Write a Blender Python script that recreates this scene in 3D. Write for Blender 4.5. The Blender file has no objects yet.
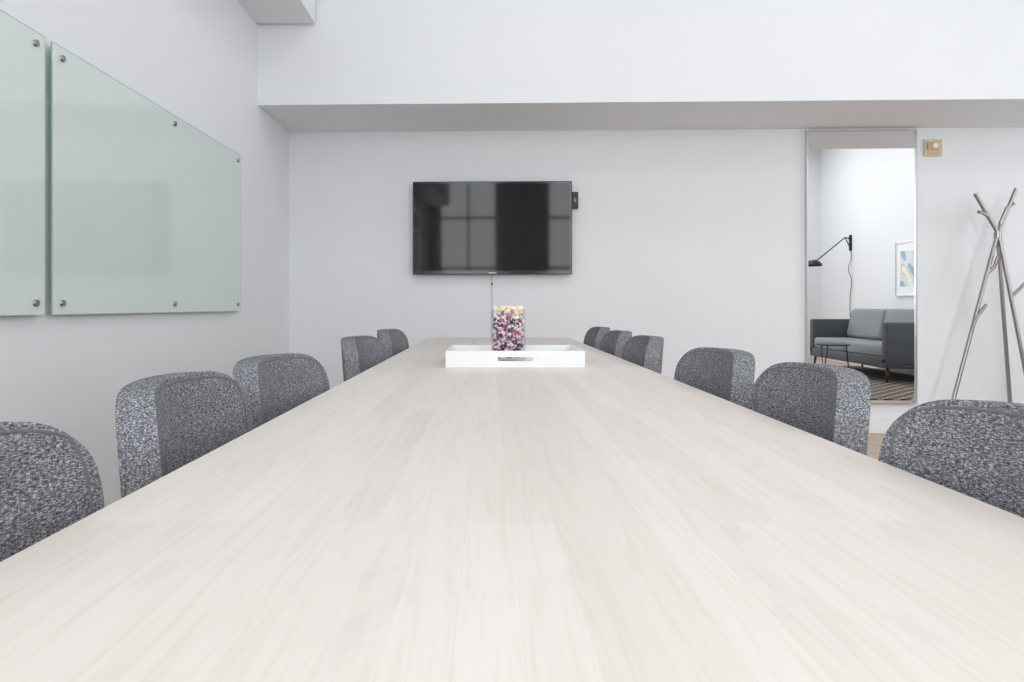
import bpy, bmesh, math, random
from mathutils import Vector, Matrix
random.seed(4)
scene = bpy.context.scene
scene.view_settings.view_transform = 'Standard'
scene.view_settings.look = 'None'
scene.view_settings.exposure = 0.0
COL = scene.collection

# ------------------------------------------------------------------ materials
def lin(c):
    return tuple(((v/255)/12.92 if v/255 <= 0.04045 else ((v/255+0.055)/1.055)**2.4) for v in c) + (1.0,)

def mat(name, rgb, rough=0.5, metal=0.0, noise=0.0, nscale=8.0, bump=0.0, bscale=60.0, spec=0.5, coat=0.0):
    m = bpy.data.materials.new(name); m.use_nodes = True
    nt = m.node_tree; b = nt.nodes['Principled BSDF']
    b.inputs['Base Color'].default_value = lin(rgb)
    b.inputs['Roughness'].default_value = rough
    b.inputs['Metallic'].default_value = metal
    b.inputs['Specular IOR Level'].default_value = spec
    b.inputs['Coat Weight'].default_value = coat
    tc = nt.nodes.new('ShaderNodeTexCoord')
    if noise > 0:
        n = nt.nodes.new('ShaderNodeTexNoise'); n.inputs['Scale'].default_value = nscale
        n.inputs['Detail'].default_value = 4
        nt.links.new(tc.outputs['Object'], n.inputs['Vector'])
        r = nt.nodes.new('ShaderNodeMapRange')
        r.inputs['To Min'].default_value = 1-noise; r.inputs['To Max'].default_value = 1+noise
        nt.links.new(n.outputs['Fac'], r.inputs['Value'])
        mx = nt.nodes.new('ShaderNodeVectorMath'); mx.operation = 'SCALE'
        mx.inputs[0].default_value = lin(rgb)[:3]
        nt.links.new(r.outputs[0], mx.inputs['Scale'])
        nt.links.new(mx.outputs[0], b.inputs['Base Color'])
    if bump > 0:
        n2 = nt.nodes.new('ShaderNodeTexNoise'); n2.inputs['Scale'].default_value = bscale
        nt.links.new(tc.outputs['Object'], n2.inputs['Vector'])
        bp = nt.nodes.new('ShaderNodeBump'); bp.inputs['Strength'].default_value = bump
        bp.inputs['Distance'].default_value = 0.002
        nt.links.new(n2.outputs['Fac'], bp.inputs['Height'])
        nt.links.new(bp.outputs[0], b.inputs['Normal'])
    return m

M_wall = mat('wall_paint', (233,235,238), 0.75, noise=0.01, nscale=1.5, bump=0.05, bscale=90)
M_ceil = mat('ceiling_paint', (234,236,239), 0.8, noise=0.01)
M_trim = mat('trim_paint', (236,237,239), 0.45)
M_white = mat('white_lacquer', (238,238,239), 0.35)
M_black = mat('black_metal', (14,14,15), 0.4)
M_bezel = mat('black_gloss_plastic', (8,8,9), 0.12)
M_screen = mat('tv_screen', (2,2,3), 0.05, spec=0.32)
M_steel = mat('brushed_steel', (150,150,150), 0.3, metal=1.0, noise=0.05, nscale=30)
M_alu = mat('aluminium', (205,206,209), 0.3, metal=0.8)
M_taupe = mat('brushed_nickel', (160,156,153), 0.28, metal=0.95, noise=0.03, nscale=20)
M_walnut = mat('dark_wood', (60,44,36), 0.45, noise=0.2, nscale=15)
M_cable = mat('grey_cable', (195,195,198), 0.5)
M_orange = mat('orange_tag', (190,90,50), 0.5)
M_tan = mat('tan_plastic', (210,197,168), 0.45, noise=0.04)
M_tan2 = mat('gold_metal', (196,172,128), 0.4, metal=0.3)
M_sofa = mat('sofa_wool_dark', (84,87,91), 0.9, noise=0.15, nscale=60, bump=0.5, bscale=300)
M_sofac = mat('sofa_wool', (138,141,144), 0.9, noise=0.14, nscale=40, bump=0.5, bscale=300)
M_mirror = mat('mirror_silver', (248,249,249), 0.0, metal=1.0)
M_gb_edge = mat('glass_edge_green', (150,188,178), 0.15)

M_board = mat('back_painted_glass', (213,226,223), 0.55, coat=1.0, spec=0.3)
M_board.node_tree.nodes['Principled BSDF'].inputs['Coat Roughness'].default_value = 0.02

M_glass = bpy.data.materials.new('clear_glass'); M_glass.use_nodes = True
nt = M_glass.node_tree; nt.nodes.clear()
o = nt.nodes.new('ShaderNodeOutputMaterial'); t = nt.nodes.new('ShaderNodeBsdfTransparent')
t.inputs[0].default_value = (0.985,0.99,0.99,1)
g = nt.nodes.new('ShaderNodeBsdfGlossy'); g.inputs['Roughness'].default_value = 0.02
lw = nt.nodes.new('ShaderNodeLayerWeight'); lw.inputs['Blend'].default_value = 0.5
pw = nt.nodes.new('ShaderNodeMath'); pw.operation = 'POWER'; pw.inputs[1].default_value = 4.0
ma = nt.nodes.new('ShaderNodeMath'); ma.operation = 'MULTIPLY_ADD'; ma.inputs[1].default_value = 0.6; ma.inputs[2].default_value = 0.03
mx = nt.nodes.new('ShaderNodeMixShader')
nt.links.new(lw.outputs['Facing'], pw.inputs[0]); nt.links.new(pw.outputs[0], ma.inputs[0])
nt.links.new(ma.outputs[0], mx.inputs[0]); nt.links.new(t.outputs[0], mx.inputs[1])
nt.links.new(g.outputs[0], mx.inputs[2]); nt.links.new(mx.outputs[0], o.inputs[0])

def island_mat(name, stops, rough=0.5):
    m = bpy.data.materials.new(name); m.use_nodes = True
    nt = m.node_tree; b = nt.nodes['Principled BSDF']; b.inputs['Roughness'].default_value = rough
    ge = nt.nodes.new('ShaderNodeNewGeometry'); cr = nt.nodes.new('ShaderNodeValToRGB')
    cr.color_ramp.interpolation = 'CONSTANT'
    els = cr.color_ramp.elements
    els[0].position = 0; els[0].color = lin(stops[0][1])
    els[1].position = stops[1][0]; els[1].color = lin(stops[1][1])
    for p, c in stops[2:]:
        e = els.new(p); e.color = lin(c)
    nt.links.new(ge.outputs['Random Per Island'], cr.inputs[0])
    nt.links.new(cr.outputs[0], b.inputs['Base Color'])
    return m
M_candy = island_mat('candy_mix', [(0,(248,234,238)),(0.22,(234,172,186)),(0.40,(104,52,78)),(0.54,(52,44,76)),(0.68,(196,92,118)),(0.76,(250,248,246)),(0.90,(120,116,160))])
M_pop = island_mat('pale_candy', [(0,(245,238,214)),(0.4,(236,218,175)),(0.7,(248,240,236)),(0.88,(235,180,192))])

def wood_table():
    m = bpy.data.materials.new('whitewashed_birch'); m.use_nodes = True
    nt = m.node_tree; L = nt.links; b = nt.nodes['Principled BSDF']
    tc = nt.nodes.new('ShaderNodeTexCoord')
    mp = nt.nodes.new('ShaderNodeMapping'); mp.inputs['Rotation'].default_value = (0,0,math.pi/2)
    L.new(tc.outputs['Object'], mp.inputs[0])
    br = nt.nodes.new('ShaderNodeTexBrick')
    br.inputs['Scale'].default_value = 1.0; br.inputs['Brick Width'].default_value = 0.70
    br.inputs['Row Height'].default_value = 0.042; br.inputs['Mortar Size'].default_value = 0.0003
    br.inputs['Mortar Smooth'].default_value = 1.0
    br.inputs['Color1'].default_value = lin((219,211,204)); br.inputs['Color2'].default_value = lin((226,219,212))
    br.inputs['Mortar'].default_value = lin((213,205,197)); br.offset = 0.37; br.offset_frequency = 3
    L.new(mp.outputs[0], br.inputs['Vector'])
    mp2 = nt.nodes.new('ShaderNodeMapping'); mp2.inputs['Scale'].default_value = (45,2.2,1)
    L.new(tc.outputs['Object'], mp2.inputs[0])
    n = nt.nodes.new('ShaderNodeTexNoise'); n.inputs['Scale'].default_value = 1.8; n.inputs['Detail'].default_value = 8
    n.inputs['Distortion'].default_value = 1.5
    L.new(mp2.outputs[0], n.inputs['Vector'])
    cr = nt.nodes.new('ShaderNodeValToRGB')
    cr.color_ramp.elements[0].position = 0.32; cr.color_ramp.elements[0].color = (0.94,0.93,0.92,1)
    cr.color_ramp.elements[1].position = 0.55; cr.color_ramp.elements[1].color = (1,1,1,1)
    L.new(n.outputs['Fac'], cr.inputs[0])
    n3 = nt.nodes.new('ShaderNodeTexNoise'); n3.inputs['Scale'].default_value = 7; n3.inputs['Detail'].default_value = 5
    n3.inputs['Distortion'].default_value = 0.8
    mp3 = nt.nodes.new('ShaderNodeMapping'); mp3.inputs['Scale'].default_value = (2.4,0.7,1)
    L.new(tc.outputs['Object'], mp3.inputs[0]); L.new(mp3.outputs[0], n3.inputs['Vector'])
    cr3 = nt.nodes.new('ShaderNodeValToRGB')
    cr3.color_ramp.elements[0].position = 0.26; cr3.color_ramp.elements[0].color = (0.93,0.93,0.94,1)
    cr3.color_ramp.elements[1].position = 0.40; cr3.color_ramp.elements[1].color = (1,1,1,1)
    L.new(n3.outputs['Fac'], cr3.inputs[0])
    def mul(a, c):
        x = nt.nodes.new('ShaderNodeMix'); x.data_type = 'RGBA'; x.blend_type = 'MULTIPLY'
        x.inputs[0].default_value = 1.0; L.new(a, x.inputs[6]); L.new(c, x.inputs[7]); return x.outputs[2]
    L.new(mul(mul(br.outputs['Color'], cr.outputs[0]), cr3.outputs[0]), b.inputs['Base Color'])
    b.inputs['Roughness'].default_value = 0.42
    b.inputs['Specular IOR Level'].default_value = 0.4
    return m
M_table = wood_table()

def wood_floor():
    m = bpy.data.materials.new('oak_floor'); m.use_nodes = True
    nt = m.node_tree; L = nt.links; b = nt.nodes['Principled BSDF']
    tc = nt.nodes.new('ShaderNodeTexCoord')
    br = nt.nodes.new('ShaderNodeTexBrick'); br.inputs['Scale'].default_value = 1
    br.inputs['Brick Width'].default_value = 1.4; br.inputs['Row Height'].default_value = 0.12
    br.inputs['Mortar Size'].default_value = 0.0015
    br.inputs['Color1'].default_value = lin((188,163,143)); br.inputs['Color2'].default_value = lin((200,177,158))
    br.inputs['Mortar'].default_value = lin((130,104,84))
    L.new(tc.outputs['Object'], br.inputs['Vector'])
    mp2 = nt.nodes.new('ShaderNodeMapping'); mp2.inputs['Scale'].default_value = (2,30,1)
    L.new(tc.outputs['Object'], mp2.inputs[0])
    n = nt.nodes.new('ShaderNodeTexNoise'); n.inputs['Scale'].default_value = 1.5; n.inputs['Detail'].default_value = 5
    L.new(mp2.outputs[0], n.inputs['Vector'])
    cr = nt.nodes.new('ShaderNodeValToRGB')
    cr.color_ramp.elements[0].position = 0.3; cr.color_ramp.elements[0].color = (0.82,0.8,0.78,1)
    cr.color_ramp.elements[1].position = 0.65; cr.color_ramp.elements[1].color = (1,1,1,1)
    L.new(n.outputs['Fac'], cr.inputs[0])
    x = nt.nodes.new('ShaderNodeMix'); x.data_type = 'RGBA'; x.blend_type = 'MULTIPLY'; x.inputs[0].default_value = 1
    L.new(br.outputs['Color'], x.inputs[6]); L.new(cr.outputs[0], x.inputs[7])
    L.new(x.outputs[2], b.inputs['Base Color']); b.inputs['Roughness'].default_value = 0.4
    return m
M_floor = wood_floor()

def tweed():
    m = bpy.data.materials.new('grey_tweed'); m.use_nodes = True
    nt = m.node_tree; L = nt.links; b = nt.nodes['Principled BSDF']
    tc = nt.nodes.new('ShaderNodeTexCoord')
    def nz(scale, s, det=2.0):
        mp = nt.nodes.new('ShaderNodeMapping'); mp.inputs['Scale'].default_value = scale
        L.new(tc.outputs['Object'], mp.inputs[0])
        n = nt.nodes.new('ShaderNodeTexNoise'); n.inputs['Scale'].default_value = s
        n.inputs['Detail'].default_value = det; n.inputs['Roughness'].default_value = 0.6
        L.new(mp.outputs[0], n.inputs['Vector']); return n.outputs['Fac']
    a = nz((1,0.4,1.9), 430, 1.5)
    c = nz((1,1.7,0.45), 400, 1.0)
    add = nt.nodes.new('ShaderNodeMath'); add.operation = 'MULTIPLY_ADD'
    L.new(c, add.inputs[0]); add.inputs[1].default_value = 0.4; L.new(a, add.inputs[2])
    cr = nt.nodes.new('ShaderNodeValToRGB'); e = cr.color_ramp.elements
    e[0].position = 0.50; e[0].color = lin((64,65,70))
    e[1].position = 0.95; e[1].color = lin((200,200,203))
    k = e.new(0.66); k.color = lin((102,104,109)); k = e.new(0.77); k.color = lin((136,137,142))
    L.new(add.outputs[0], cr.inputs[0]); L.new(cr.outputs[0], b.inputs['Base Color'])
    bp = nt.nodes.new('ShaderNodeBump'); bp.inputs['Strength'].default_value = 0.25; bp.inputs['Distance'].default_value = 0.001
    L.new(add.outputs[0], bp.inputs['Height']); L.new(bp.outputs[0], b.inputs['Normal'])
    b.inputs['Roughness'].default_value = 0.95; b.inputs['Specular IOR Level'].default_value = 0.15
    return m
M_tweed = tweed()
M_pipe = mat('grey_piping', (104,106,112), 0.9, noise=0.3, nscale=150)

def rug_mat():
    m = bpy.data.materials.new('patterned_rug'); m.use_nodes = True
    nt = m.node_tree; L = nt.links; b = nt.nodes['Principled BSDF']
    tc = nt.nodes.new('ShaderNodeTexCoord')
    mp = nt.nodes.new('ShaderNodeMapping'); mp.inputs['Rotation'].default_value = (0,0,math.radians(45)); mp.inputs['Scale'].default_value = (9,9,9)
    L.new(tc.outputs['Object'], mp.inputs[0])
    ch = nt.nodes.new('ShaderNodeTexBrick'); ch.inputs['Scale'].default_value = 1
    ch.inputs['Brick Width'].default_value = 1; ch.inputs['Row Height'].default_value = 1; ch.offset = 0
    ch.inputs['Mortar Size'].default_value = 0.09
    ch.inputs['Color1'].default_value = lin((40,37,36)); ch.inputs['Color2'].default_value = lin((52,47,45))
    ch.inputs['Mortar'].default_value = lin((170,155,135))
    L.new(mp.outputs[0], ch.inputs['Vector']); L.new(ch.outputs['Color'], b.inputs['Base Color'])
    b.inputs['Roughness'].default_value = 0.95
    return m
M_rug = rug_mat()

def art_mat():
    m = bpy.data.materials.new('abstract_print'); m.use_nodes = True
    nt = m.node_tree; L = nt.links; b = nt.nodes['Principled BSDF']
    tc = nt.nodes.new('ShaderNodeTexCoord')
    n = nt.nodes.new('ShaderNodeTexNoise'); n.inputs['Scale'].default_value = 4; n.inputs['Detail'].default_value = 1
    L.new(tc.outputs['Object'], n.inputs['Vector'])
    cr = nt.nodes.new('ShaderNodeValToRGB'); cr.color_ramp.interpolation = 'CONSTANT'; e = cr.color_ramp.elements
    e[0].color = lin((150,175,195)); e[1].position = 0.42; e[1].color = lin((215,222,225))
    k = e.new(0.55); k.color = lin((214,195,165)); k = e.new(0.60); k.color = lin((235,235,232))
    L.new(n.outputs['Fac'], cr.inputs[0]); L.new(cr.outputs[0], b.inputs['Base Color'])
    return m
M_art = art_mat()

# ------------------------------------------------------------------ helpers
def empty(name, loc=(0,0,0), rz=0):
    e = bpy.data.objects.new(name, None); COL.objects.link(e)
    e.location = loc; e.rotation_euler = (0,0,rz); e.empty_display_size = 0.1; return e

def obj(name, bm, m, parent=None, loc=(0,0,0), rot=(0,0,0), smooth=False):
    me = bpy.data.meshes.new(name); bm.to_mesh(me); bm.free()
    if m: me.materials.append(m)
    if smooth:
        for p in me.polygons: p.use_smooth = True
    o = bpy.data.objects.new(name, me); COL.objects.link(o)
    o.location = loc; o.rotation_euler = rot
    if parent: o.parent = parent
    return o

def box(name, size, loc, m, parent=None, bevel=0.0, seg=3, rot=(0,0,0), smooth=False):
    bm = bmesh.new(); bmesh.ops.create_cube(bm, size=1)
    bmesh.ops.scale(bm, vec=size, verts=bm.verts)
    if bevel > 0:
        bmesh.ops.bevel(bm, geom=bm.edges[:], offset=bevel, segments=seg, profile=0.5, affect='EDGES')
    return obj(name, bm, m, parent, loc, rot, smooth or bevel > 0.015)

def boxes(name, lst, m, parent=None, loc=(0,0,0)):
    bm = bmesh.new()
    for a in lst:
        r = bmesh.ops.create_cube(bm, size=1)['verts']
        bmesh.ops.scale(bm, vec=(a[1]-a[0],a[3]-a[2],a[5]-a[4]), verts=r)
        bmesh.ops.translate(bm, vec=((a[0]+a[1])/2,(a[2]+a[3])/2,(a[4]+a[5])/2), verts=r)
    return obj(name, bm, m, parent, loc)

def cone(name, p0, p1, r0, r1, m, parent=None, seg=20):
    p0, p1 = Vector(p0), Vector(p1); d = p1-p0
    bm = bmesh.new()
    bmesh.ops.create_cone(bm, cap_ends=True, segments=seg, radius1=r0, radius2=r1, depth=d.length)
    q = d.to_track_quat('Z','Y').to_matrix().to_4x4()
    bmesh.ops.transform(bm, matrix=Matrix.Translation((p0+p1)/2) @ q, verts=bm.verts)
    o = obj(name, bm, m, parent)
    for p in o.data.polygons: p.use_smooth = len(p.vertices) == 4
    return o

def tube(name, pts, r, m, parent=None, cyclic=False, kind='POLY', radii=None):
    cu = bpy.data.curves.new(name, 'CURVE'); cu.dimensions = '3D'; cu.bevel_depth = r; cu.bevel_resolution = 3
    cu.use_fill_caps = True
    if kind == 'BEZIER':
        sp = cu.splines.new('BEZIER'); sp.bezier_points.add(len(pts)-1)
        for bp, p in zip(sp.bezier_points, pts):
            bp.co = p; bp.handle_left_type = bp.handle_right_type = 'AUTO'
        if radii:
            for bp, q in zip(sp.bezier_points, radii): bp.radius = q
    else:
        sp = cu.splines.new('POLY'); sp.points.add(len(pts)-1)
        for i, p in enumerate(pts): sp.points[i].co = (*p, 1)
        if radii:
            for i, q in enumerate(radii): sp.points[i].radius = q
    sp.use_cyclic_u = cyclic
    cu.materials.append(m)
    tmp = bpy.data.objects.new(name+'_c', cu); COL.objects.link(tmp)
    dg = bpy.context.evaluated_depsgraph_get()
    me = bpy.data.meshes.new_from_object(tmp.evaluated_get(dg))
    bpy.data.objects.remove(tmp)
    for p in me.polygons: p.use_smooth = True
    o = bpy.data.objects.new(name, me); COL.objects.link(o)
    if parent: o.parent = parent
    return o

# ------------------------------------------------------------------ room
XL, XR, YR, ZC = -1.52, 5.60, -2.40, 3.90
SL = 0.0274; TH = -math.atan(SL)
def wy(x, off=0.0): return 5.15 - SL*x - off

box('floor', (XR-XL+0.4, 8.2, 0.1), ((XR+XL)/2, 1.42, -0.05), M_floor)
box('ceiling', (XR-XL+0.4, 8.2, 0.1), ((XR+XL)/2, 1.42, ZC+0.05), M_ceil)
def side_wall(name, x0, x1, ya, yb, za, zb):
    boxes(name, [(x0,x1,-2.58,ya,0,ZC),(x0,x1,yb,5.42,0,ZC),(x0,x1,ya,yb,0,za),(x0,x1,ya,yb,zb,ZC)], M_wall)
FILL_L = (-1.95,-0.35,0.8,2.7); FILL_R = (2.1,4.0,0.8,3.0)  # openings for the two added side windows that bring in fill light
side_wall('wall_left', XL-0.15, XL, *FILL_L)
side_wall('wall_right', XR, XR+0.15, *FILL_R)
cx = (XL+XR)/2
box('wall_back', (XR-XL+0.3, 0.15, ZC), (cx, wy(cx)+0.075, ZC/2), M_wall, rot=(0,0,TH))
box('trim_beam', (XR-XL+0.02, 0.705, ZC-2.265), (cx, wy(cx)-0.3525, (ZC+2.265)/2), M_wall, rot=(0,0,TH))
boxes('trim_duct_box', [(XL, -1.135, YR, 4.46, 2.79, ZC)], M_wall)
box('baseboard_back', (XR-XL, 0.015, 0.11), (cx, wy(cx)-0.0075, 0.055), M_trim, rot=(0,0,TH), bevel=0.003)
box('baseboard_left', (0.015, 7.5, 0.11), (XL+0.0075, 1.4, 0.055), M_trim, bevel=0.003)
box('baseboard_right', (0.015, 7.3, 0.11), (XR-0.0075, 1.3, 0.055), M_trim, bevel=0.003)
wins = [(-1.35,-0.25),(0.65,1.75),(2.65,3.75)]
z0, z1 = 0.75, 3.45
L = []; xs = XL-0.1
for a, b in wins:
    L.append((xs, a, YR-0.15, YR, 0, ZC)); L.append((a, b, YR-0.15, YR, 0, z0)); L.append((a, b, YR-0.15, YR, z1, ZC)); xs = b
L.append((xs, XR+0.1, YR-0.15, YR, 0, ZC))
boxes('wall_front', L, M_wall)
def window(i, c, rz, width, za, zb, energy):
    """window frame + pane in a wall opening; local +y points into the room"""
    w = empty('window_%d' % i, (c[0], c[1], (za+zb)/2), rz)
    hw, hh = width/2, (zb-za)/2
    fr = [(-hw,-hw+0.05,-0.03,0.03,-hh,hh),(hw-0.05,hw,-0.03,0.03,-hh,hh),(-hw,hw,-0.03,0.03,hh-0.05,hh),(-hw,hw,-0.03,0.03,-hh,-hh+0.05),
          (-0.02,0.02,-0.02,0.02,-hh,hh),(-hw,hw,-0.02,0.02,0.45,0.50),(-hw,hw,-0.02,0.02,-0.48,-0.43)]
    boxes('frame', fr, M_trim, w)
    boxes('pane', [(-hw+0.05,hw-0.05,-0.003,0.003,-hh+0.05,hh-0.05)], M_glass, w)
    ld = bpy.data.lights.new('daylight_%d' % i, 'AREA'); ld.shape = 'RECTANGLE'
    ld.size = width+0.3; ld.size_y = zb-za+0.3; ld.energy = energy; ld.color = (0.97,0.985,1.0)
    lo = bpy.data.objects.new('daylight_%d' % i, ld); COL.objects.link(lo); lo.parent = w
    lo.location = (0,-0.27,0); lo.rotation_euler = (math.pi/2, 0, 0)
for i, (a, b) in enumerate(wins): window(i+1, ((a+b)/2, YR-0.08), 0, b-a, z0, z1, 75)
window(4, (XR+0.08, (FILL_R[0]+FILL_R[1])/2), math.pi/2, FILL_R[1]-FILL_R[0], FILL_R[2], FILL_R[3], 54)  # invented window, added to brighten the left wall
window(5, (XL-0.08, (FILL_L[0]+FILL_L[1])/2), -math.pi/2, FILL_L[1]-FILL_L[0], FILL_L[2], FILL_L[3], 74)  # invented window behind the camera, added to brighten sofa and right wall

for (x, y, en) in [(0.1,0.8,6),(0.1,3.0,8),(2.2,0.8,6),(2.2,3.0,8),(4.2,0.9,22),(4.2,-1.1,24)]:  # unseen ceiling panels, added to even out and lift the room light
    c = empty('added_fill_light', (x, y, ZC))
    boxes('housing', [(-0.32,0.32,-0.32,-0.30,-0.05,0),(-0.32,0.32,0.30,0.32,-0.05,0),(-0.32,-0.30,-0.3,0.3,-0.05,0),(0.30,0.32,-0.3,0.3,-0.05,0),(-0.3,0.3,-0.3,0.3,-0.02,0)], M_white, c)
    ld = bpy.data.lights.new('fill_panel', 'AREA'); ld.shape = 'SQUARE'; ld.size = 0.58; ld.energy = en; ld.color = (0.98,0.99,1.0)
    lo = bpy.data.objects.new('fill_panel', ld); COL.objects.link(lo); lo.parent = c; lo.location = (0,0,-0.035)

# ------------------------------------------------------------------ table
TX0, TX1, TY0, TY1, TZ = -0.394, 0.520, -0.35, 4.45, 0.74
tb = empty('conference_table', ((TX0+TX1)/2, (TY0+TY1)/2, 0))
bm = bmesh.new(); hw, hl = (TX1-TX0)/2, (TY1-TY0)/2
bmesh.ops.create_cube(bm, size=1); bmesh.ops.scale(bm, vec=(hw*2, hl*2, 0.035), verts=bm.verts)
ve = [e for e in bm.edges if abs(e.verts[0].co.z-e.verts[1].co.z) > 0.01]
bmesh.ops.bevel(bm, geom=ve, offset=0.05, segments=6, profile=0.5, affect='EDGES')
te = [e for e in bm.edges if abs(e.verts[0].co.z-e.verts[1].co.z) < 0.001 and len(e.link_faces)==2 and any(abs(f_.normal.z)>0.9 for f_ in e.link_faces) and any(abs(f_.normal.z)<0.1 for f_ in e.link_faces)]
bmesh.ops.bevel(bm, geom=te, offset=0.003, segments=2, profile=0.5, affect='EDGES')
obj('tabletop', bm, M_table, tb, (0,0,TZ-0.0175))
for i, yy in enumerate((-hl+0.1, 0.08, hl-0.1)):
    for j, sx in enumerate((-1,1)):
        box('leg_%d' % (i*2+j+1), (0.06,0.06,TZ-0.035), (sx*(hw-0.06), yy, (TZ-0.035)/2), M_white, tb, bevel=0.004)
    box('crossbar_%d' % (i+1), (2*(hw-0.09),0.04,0.05), (0, yy, TZ-0.062), M_white, tb)

# ------------------------------------------------------------------ chairs  (local: front +x, back at x=0)
HW, ZB, ZT = 0.212, 0.43, 0.834
def back_pt(s, t, off=0.0):
    p = 7; c = 1/8
    y = s*(1-c*abs(t)**p)*HW
    z = (ZB+ZT)/2 + t*(1-c*abs(s)**p)*(ZT-ZB)/2 - 0.008*(s*s)*max(t,0)
    k = (z-ZB)/(ZT-ZB)
    y *= 0.9+0.1*min(1, k*1.6)
    x = 0.055*(abs(y)/HW)**2.0 + 0.030*(1-k)
    sl = 0.055*2.0/HW*(abs(y)/HW)*math.copysign(1, y)
    n = math.sqrt(1+sl*sl)
    return Vector((x+off/n, y-off*sl/n, z))
def make_back():
    n1, n2 = 34, 28; bm = bmesh.new(); g = []
    for i in range(n1+1):
        g.append([bm.verts.new(back_pt(-1+2*i/n1, -1+2*j/n2)) for j in range(n2+1)])
    for i in range(n1):
        for j in range(n2):
            bm.faces.new((g[i][j], g[i][j+1], g[i+1][j+1], g[i+1][j]))
    bmesh.ops.recalc_face_normals(bm, faces=bm.faces)
    o = obj('backrest', bm, M_tweed, None, smooth=True)
    s = o.modifiers.new('s','SOLIDIFY'); s.thickness = 0.048; s.offset = 0; s.use_even_offset = True
    b = o.modifiers.new('b','BEVEL'); b.width = 0.016; b.segments = 4; b.limit_method = 'ANGLE'; b.angle_limit = math.radians(50)
    dg = bpy.context.evaluated_depsgraph_get()
    me = bpy.data.meshes.new_from_object(o.evaluated_get(dg)); bpy.data.objects.remove(o)
    for p in me.polygons: p.use_smooth = True
    return me
def make_seat():
    n = 48; bm = bmesh.new(); rings = []
    prof = [(0.6,0.074),(0.85,0.07),(0.95,0.062),(1.0,0.045),(1.0,0.02),(0.97,0.004),(0.9,0.0)]
    for r, z in prof:
        ring = []
        for i in range(n):
            a = 2*math.pi*i/n; ca, sa = math.cos(a), math.sin(a); e = 0.42
            x = abs(ca)**e*math.copysign(1,ca)*0.215; y = abs(sa)**e*math.copysign(1,sa)*(0.215)
            ring.append(bm.verts.new((x*r+0.260, y*r, 0.42+z)))
        rings.append(ring)
    bm.faces.new(rings[0])
    for a, b in zip(rings, rings[1:]):
        for i in range(n): bm.faces.new((a[i], b[i], b[(i+1)%n], a[(i+1)%n]))
    bm.faces.new(rings[-1][::-1])
    bmesh.ops.recalc_face_normals(bm, faces=bm.faces)
    me = bpy.data.meshes.new('seat'); bm.to_mesh(me); bm.free(); me.materials.append(M_tweed)
    for p in me.polygons: p.use_smooth = True
    return me
ME_back, ME_seat = make_back(), make_seat()
_pts = []
N = 28
seq = [(-1,-0.6+1.6*i/N) for i in range(N)] + [(-1+2*i/N,1) for i in range(N)] + [(1,1-1.6*i/N) for i in range(N+1)]
for s, t in seq: _pts.append(back_pt(s*0.93, t*0.955, 0.0228))
pip = tube('piping', _pts, 0.0024, M_pipe); ME_pipe = pip.data; bpy.data.objects.remove(pip)
legs = []
for (x0, y0, x1, y1) in [(0.12,-0.17,0.05,-0.20),(0.12,0.17,0.05,0.20),(0.42,-0.17,0.45,-0.20),(0.42,0.17,0.45,0.20)]:
    l = cone('leg', (x1,y1,0), (x0,y0,0.43), 0.010, 0.017, M_walnut); legs.append(l.data); bpy.data.objects.remove(l)

def chair(x, y, rz):
    c = empty('upholstered_chair', (x, y, 0), rz)
    for nme, me in [('backrest',ME_back),('seat',ME_seat),('piping',ME_pipe)] + [('leg_%d'%(i+1), m_) for i, m_ in enumerate(legs)]:
        o = bpy.data.objects.new(nme, me); COL.objects.link(o); o.parent = c
R = math.radians
for x, y, a in [(-0.512,0.56,0),(-0.518,1.08,3),(-0.505,1.535,-6),(-0.500,2.50,-5),(-0.500,3.26,-4)]:
    chair(x, y, R(a))
for x, y, a in [(0.607,0.72,0),(0.635,1.27,-3),(0.622,1.76,3),(0.608,2.52,0),(0.608,3.06,0),(0.608,3.60,0)]:
    chair(x, y, R(180+a))

# ------------------------------------------------------------------ tray
tr = empty('serving_tray', (0.088, 2.455, TZ))
tw, td, th, tt = 0.233, 0.175, 0.055, 0.010
def slot_wall(nm, y):
    hx, a, b = 0.058, 0.021, 0.034
    boxes(nm, [(-tw,-hx,y-tt/2,y+tt/2,0,th),(hx,tw,y-tt/2,y+tt/2,0,th),(-hx,hx,y-tt/2,y+tt/2,0,a),(-hx,hx,y-tt/2,y+tt/2,b,th)], M_white, tr)
slot_wall('rim_front', -td+tt/2); slot_wall('rim_rear', td-tt/2)
boxes('rim_sides', [(-tw,-tw+tt,-td+tt,td-tt,0,th),(tw-tt,tw,-td+tt,td-tt,0,th)], M_white, tr)
boxes('base', [(-tw+tt,tw-tt,-td+tt,td-tt,0,0.010)], M_white, tr)

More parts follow.
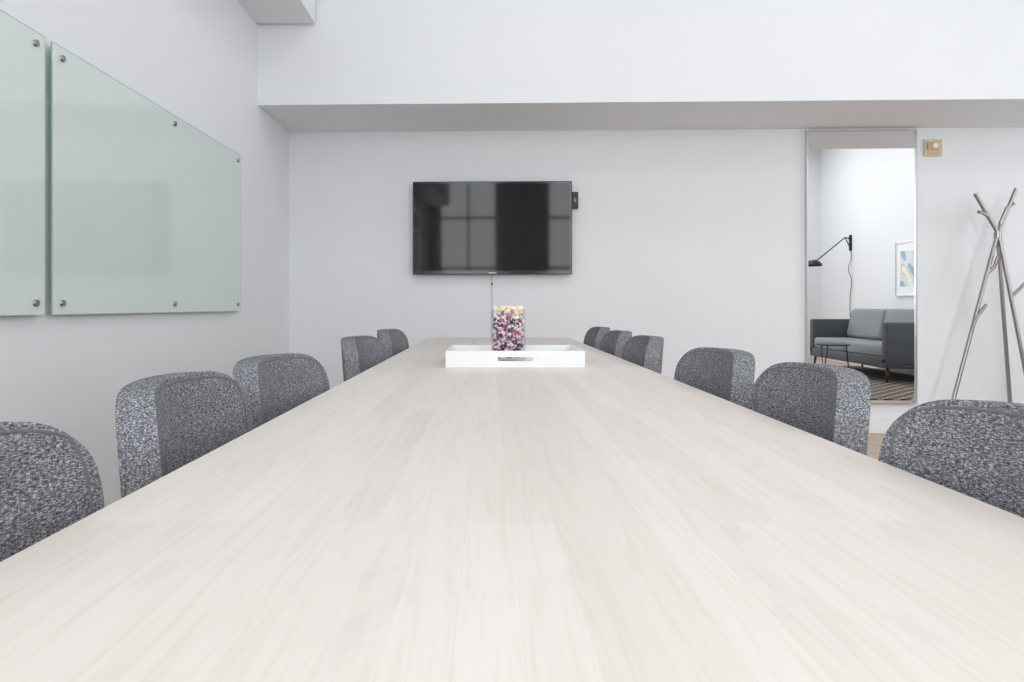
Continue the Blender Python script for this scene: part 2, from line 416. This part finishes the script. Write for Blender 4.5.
# ------------------------------------------------------------------ glass vase with sweets
va = empty('candy_vase', (0.068, 2.42, TZ+0.0105))
RV, H = 0.061, 0.182
bm = bmesh.new(); seg = 56; rings = []
prof = [(0.0,0.0),(RV-0.004,0.0),(RV,0.004),(RV,H-0.001),(RV-0.0015,H),(RV-0.003,H-0.001),(RV-0.003,0.007),(0.0,0.007)]
for r, z in prof[1:-1]:
    rings.append([bm.verts.new((r*math.cos(2*math.pi*i/seg), r*math.sin(2*math.pi*i/seg), z)) for i in range(seg)])
bm.faces.new(rings[0][::-1]); bm.faces.new(rings[-1])
for a_, b_ in zip(rings, rings[1:]):
    for i in range(seg): bm.faces.new((a_[i], a_[(i+1)%seg], b_[(i+1)%seg], b_[i]))
obj('glass', bm, M_glass, va, smooth=True)
def bits(name, n, zr, m, RR, r0, r1):
    bm = bmesh.new()
    for _ in range(n):
        r = random.uniform(r0, r1)
        res = bmesh.ops.create_icosphere(bm, subdivisions=1, radius=r)['verts'] if random.random() < .6 else bmesh.ops.create_cube(bm, size=r*1.6)['verts']
        for v in res: v.co *= random.uniform(0.75, 1.2)
        rot = Matrix.Rotation(random.uniform(0,6.28), 4, Vector((random.random(),random.random(),random.random()+.1)).normalized())
        zz = random.uniform(*zr); th_ = random.uniform(0, 2*math.pi)
        rr = RR if random.random() < 0.6 else RR*math.sqrt(random.random())
        bmesh.ops.transform(bm, matrix=Matrix.Translation((rr*math.cos(th_), rr*math.sin(th_), zz)) @ rot, verts=res)
    return obj(name, bm, m, va)
bits('sweets', 1300, (0.016,0.168), M_candy, 0.0505, 0.004, 0.0065)
bits('pale_sweets', 150, (0.162,0.190), M_pop, 0.048, 0.005, 0.0075)

# ------------------------------------------------------------------ television
tv = empty('television', (0.024, wy(0.024,0.055), 1.5265), TH)
W, Hh = 1.185, 0.693
box('housing', (W-0.1,0.03,Hh-0.1), (0,0.030,0), M_bezel, tv, bevel=0.006)
box('body', (W,0.03,Hh), (0,0,0), M_bezel, tv, bevel=0.005)
box('screen', (W-0.03,0.002,Hh-0.045), (0,-0.0155,0.005), M_screen, tv)
box('brand_bar', (0.06,0.002,0.006), (0,-0.0157,-Hh/2+0.011), M_steel, tv)
mb = empty('media_box', (0.642, wy(0.642,0.02), 1.735), TH)
box('case', (0.05,0.04,0.125), (0,0,0), M_black, mb, bevel=0.004)
box('port', (0.02,0.004,0.03), (0,-0.021,0), M_bezel, mb)
cab = empty('power_cable', (0.02, wy(0.02,0.012), 0))
tube('cord', [(0,0,1.2),(0.004,0,1.0),(0.0,0,0.7),(0.006,0,0.35),(0.0,0,0.12)], 0.003, M_cable, cab, kind='BEZIER')
box('tag', (0.014,0.008,0.02), (0.002,-0.003,1.11), M_orange, cab, bevel=0.002)

# ------------------------------------------------------------------ glass boards
def board(ya, yb):
    e = empty('glass_whiteboard', (XL+0.001, (ya+yb)/2, 1.3825))
    Lh = (yb-ya)/2; zh = 0.4675
    box('glass', (0.006, 2*Lh, 2*zh), (0.022,0,0), M_board, e, bevel=0.0012, seg=1)
    boxes('edge', [(0.0188,0.0252,-Lh-0.0012,-Lh,-zh,zh),(0.0188,0.0252,Lh,Lh+0.0012,-zh,zh),
                   (0.0188,0.0252,-Lh,Lh,zh,zh+0.0012),(0.0188,0.0252,-Lh,Lh,-zh-0.0012,-zh)], M_gb_edge, e)
    k = 1
    for yy in (-Lh+0.05, 0.02, Lh-0.05):
        for zz in (-zh+0.04, zh-0.04):
            cone('standoff_%d' % k, (0,yy,zz), (0.034,yy,zz), 0.011, 0.011, M_steel, e); k += 1
board(0.52, 2.297); board(2.337, 4.105)

# ------------------------------------------------------------------ mirror
mi = empty('wall_mirror', (2.757, wy(2.757,0.014), 1.235), TH)
mw, mh, fw = 0.403, 1.014, 0.012
boxes('frame', [(-mw,-mw+fw,-0.014,0.014,-mh,mh),(mw-fw,mw,-0.014,0.014,-mh,mh),(-mw+fw,mw-fw,-0.014,0.014,mh-fw,mh),(-mw+fw,mw-fw,-0.014,0.014,-mh,-mh+fw)], M_alu, mi)
boxes('glass', [(-mw+fw,mw-fw,-0.006,0.004,-mh+fw,mh-fw)], M_mirror, mi)

# ------------------------------------------------------------------ thermostat
ts = empty('thermostat', (3.285, wy(3.285,0.0), 2.115), TH)
box('plate', (0.130,0.016,0.125), (0,-0.008,0), M_tan, ts, bevel=0.004)
box('cover', (0.085,0.014,0.06), (-0.006,-0.022,0.010), M_tan2, ts, bevel=0.005)
cone('dial', (0.006,-0.029,0.012), (0.006,-0.036,0.012), 0.022, 0.019, M_trim, ts, seg=24)
box('label', (0.09,0.003,0.012), (0.0,-0.017,-0.045), M_tan2, ts)

# ------------------------------------------------------------------ coat rack
cr_ = empty('coat_rack', (3.63, 4.88, 0))
def P(x, y, z):
    x *= 1.072; y = 4.88+(y-4.58)*0.35; z = z*1.028
    return (x-3.63, y-4.88, z)
tube('rod_1', [P(2.985,4.40,0),P(3.375,4.56,1.38),P(3.405,4.57,1.46),P(3.512,4.57,1.735)], 0.0135, M_taupe, cr_)
tube('rod_2', [P(3.60,4.32,0),P(3.40,4.545,1.36),P(3.375,4.56,1.45),P(3.236,4.56,1.70)], 0.0135, M_taupe, cr_)
tube('rod_3', [P(3.575,4.92,0),P(3.40,4.60,1.38),P(3.412,4.58,1.50),P(3.445,4.52,1.61)], 0.0135, M_taupe, cr_)
tube('branch_1', [P(3.435,4.575,1.54),P(3.47,4.62,1.60),P(3.52,4.66,1.635)], 0.011, M_taupe, cr_)
tube('branch_2', [P(3.325,4.56,1.54),P(3.28,4.54,1.565),P(3.245,4.50,1.57)], 0.011, M_taupe, cr_)
tube('branch_3', [P(3.185,4.48,0.72),P(3.225,4.47,0.84),P(3.285,4.45,0.93)], 0.011, M_taupe, cr_)
tube('branch_4', [P(3.31,4.535,1.14),P(3.35,4.50,1.19),P(3.365,4.46,1.26)], 0.011, M_taupe, cr_)
tube('branch_5', [P(3.455,4.48,0.98),P(3.51,4.46,1.04),P(3.56,4.45,1.10)], 0.011, M_taupe, cr_)
tube('collar', [P(3.388,4.565,1.39),P(3.388,4.565,1.43)], 0.024, M_taupe, cr_)

# ------------------------------------------------------------------ lounge corner (seen in the mirror)
sf = empty('sofa', (5.01, 0.66, 0.0175))
HL = 1.12
box('base', (0.80,2*HL-0.02,0.13), (0.0,0,0.235), M_sofa, sf, bevel=0.02)
for j, sy in enumerate((-1,1)):
    box('arm_%d' % (j+1), (0.80,0.12,0.52), (0,sy*(HL-0.06),0.47), M_sofa, sf, bevel=0.025)
box('back', (0.14,2*HL-0.24,0.52), (0.335,0,0.50), M_sofa, sf, bevel=0.03)
for j, sy in enumerate((-1,1)):
    cw = HL-0.13
    box('seat_cushion_%d' % (j+1), (0.66,cw,0.16), (-0.06,sy*(cw/2+.003),0.375), M_sofac, sf, bevel=0.04, seg=4)
    box('back_cushion_%d' % (j+1), (0.18,cw,0.44), (0.20,sy*(cw/2+.003),0.665), M_sofac, sf, bevel=0.06, seg=5, rot=(0,R(12),0))
    for i, sx in enumerate((-1,1)):
        cone('leg_%d' % (2*j+i+1), (sx*0.36,sy*(HL-0.06),-0.003), (sx*0.34,sy*(HL-0.09),0.18), 0.012, 0.02, M_walnut, sf)

rg = empty('rug', (4.22, 1.25, 0))
box('pile', (2.5,3.9,0.012), (0,0,0.006), M_rug, rg, bevel=0.003)

sd = empty('side_table', (4.20, 1.25, 0.0125))
cone('top', (0,0,0.43), (0,0,0.445), 0.21, 0.21, M_black, sd, seg=40)
for i in range(3):
    a = i*2.094+0.4
    tube('leg_%d' % (i+1), [(0.17*math.cos(a-.25),0.17*math.sin(a-.25),0.43),(0.20*math.cos(a),0.20*math.sin(a),0.006),(0.17*math.cos(a+.25),0.17*math.sin(a+.25),0.43)], 0.006, M_black, sd)

fp = empty('framed_picture', (XR, 0.44, 1.47))
boxes('frame', [(-0.03,0,-0.31,-0.295,-0.38,0.38),(-0.03,0,0.295,0.31,-0.38,0.38),(-0.03,0,-0.295,0.295,0.365,0.38),(-0.03,0,-0.295,0.295,-0.38,-0.365)], M_alu, fp)
boxes('mat_board', [(-0.018,0,-0.295,0.295,-0.365,0.365)], M_white, fp)
boxes('print', [(-0.021,-0.018,-0.19,0.19,-0.25,0.25)], M_art, fp)

wl = empty('wall_lamp', (XR, -1.25, 0))
box('mount', (0.03,0.05,0.26), (-0.015,0,1.98), M_black, wl, bevel=0.004)
tube('arm', [(-0.03,0,2.05),(-0.10,0,2.07),(-0.55,0.02,1.70)], 0.010, M_black, wl)
tube('arm_joint', [(-0.03,0,1.92),(-0.10,0,2.07)], 0.008, M_black, wl)
bm = bmesh.new(); rings = []
for k in range(9):
    a = k/8*math.pi/2
    rings.append([bm.verts.new((-0.62+0.14*math.sin(a)*math.cos(q), 0.02+0.14*math.sin(a)*math.sin(q), 1.60+0.10*math.cos(a))) for q in [i*2*math.pi/28 for i in range(28)]] if k else None)
tp = bm.verts.new((-0.62,0.02,1.70))
for i in range(28): bm.faces.new((tp, rings[1][i], rings[1][(i+1)%28]))
for a_, b_ in zip(rings[1:], rings[2:]):
    for i in range(28): bm.faces.new((a_[i], b_[i], b_[(i+1)%28], a_[(i+1)%28]))
so = obj('shade', bm, M_black, wl, smooth=True)
so.modifiers.new('s','SOLIDIFY').thickness = 0.004
tube('shade_stem', [(-0.55,0.02,1.70),(-0.62,0.02,1.69)], 0.010, M_black, wl)
tube('cord', [(-0.012,0,1.86),(-0.03,0.06,1.72),(-0.03,-0.04,1.55),(-0.02,0.05,1.38),(-0.02,0.0,1.1),(-0.015,0.02,0.5)], 0.005, M_black, wl, kind='BEZIER')

# ------------------------------------------------------------------ world
w = bpy.data.worlds.new('sky'); scene.world = w; w.use_nodes = True
nt = w.node_tree; bg = nt.nodes['Background']
bg.inputs[0].default_value = (0.88,0.94,1.0,1); bg.inputs[1].default_value = 1.0

# ------------------------------------------------------------------ camera
cd = bpy.data.cameras.new('camera'); cam = bpy.data.objects.new('camera', cd); COL.objects.link(cam)
cam.location = (0,0,0.945); cam.rotation_euler = (math.pi/2,0,0)
cd.sensor_width = 36; cd.lens = 24.0; cd.shift_x = 23/1024; cd.shift_y = -35/1024; cd.clip_start = 0.02
scene.camera = cam
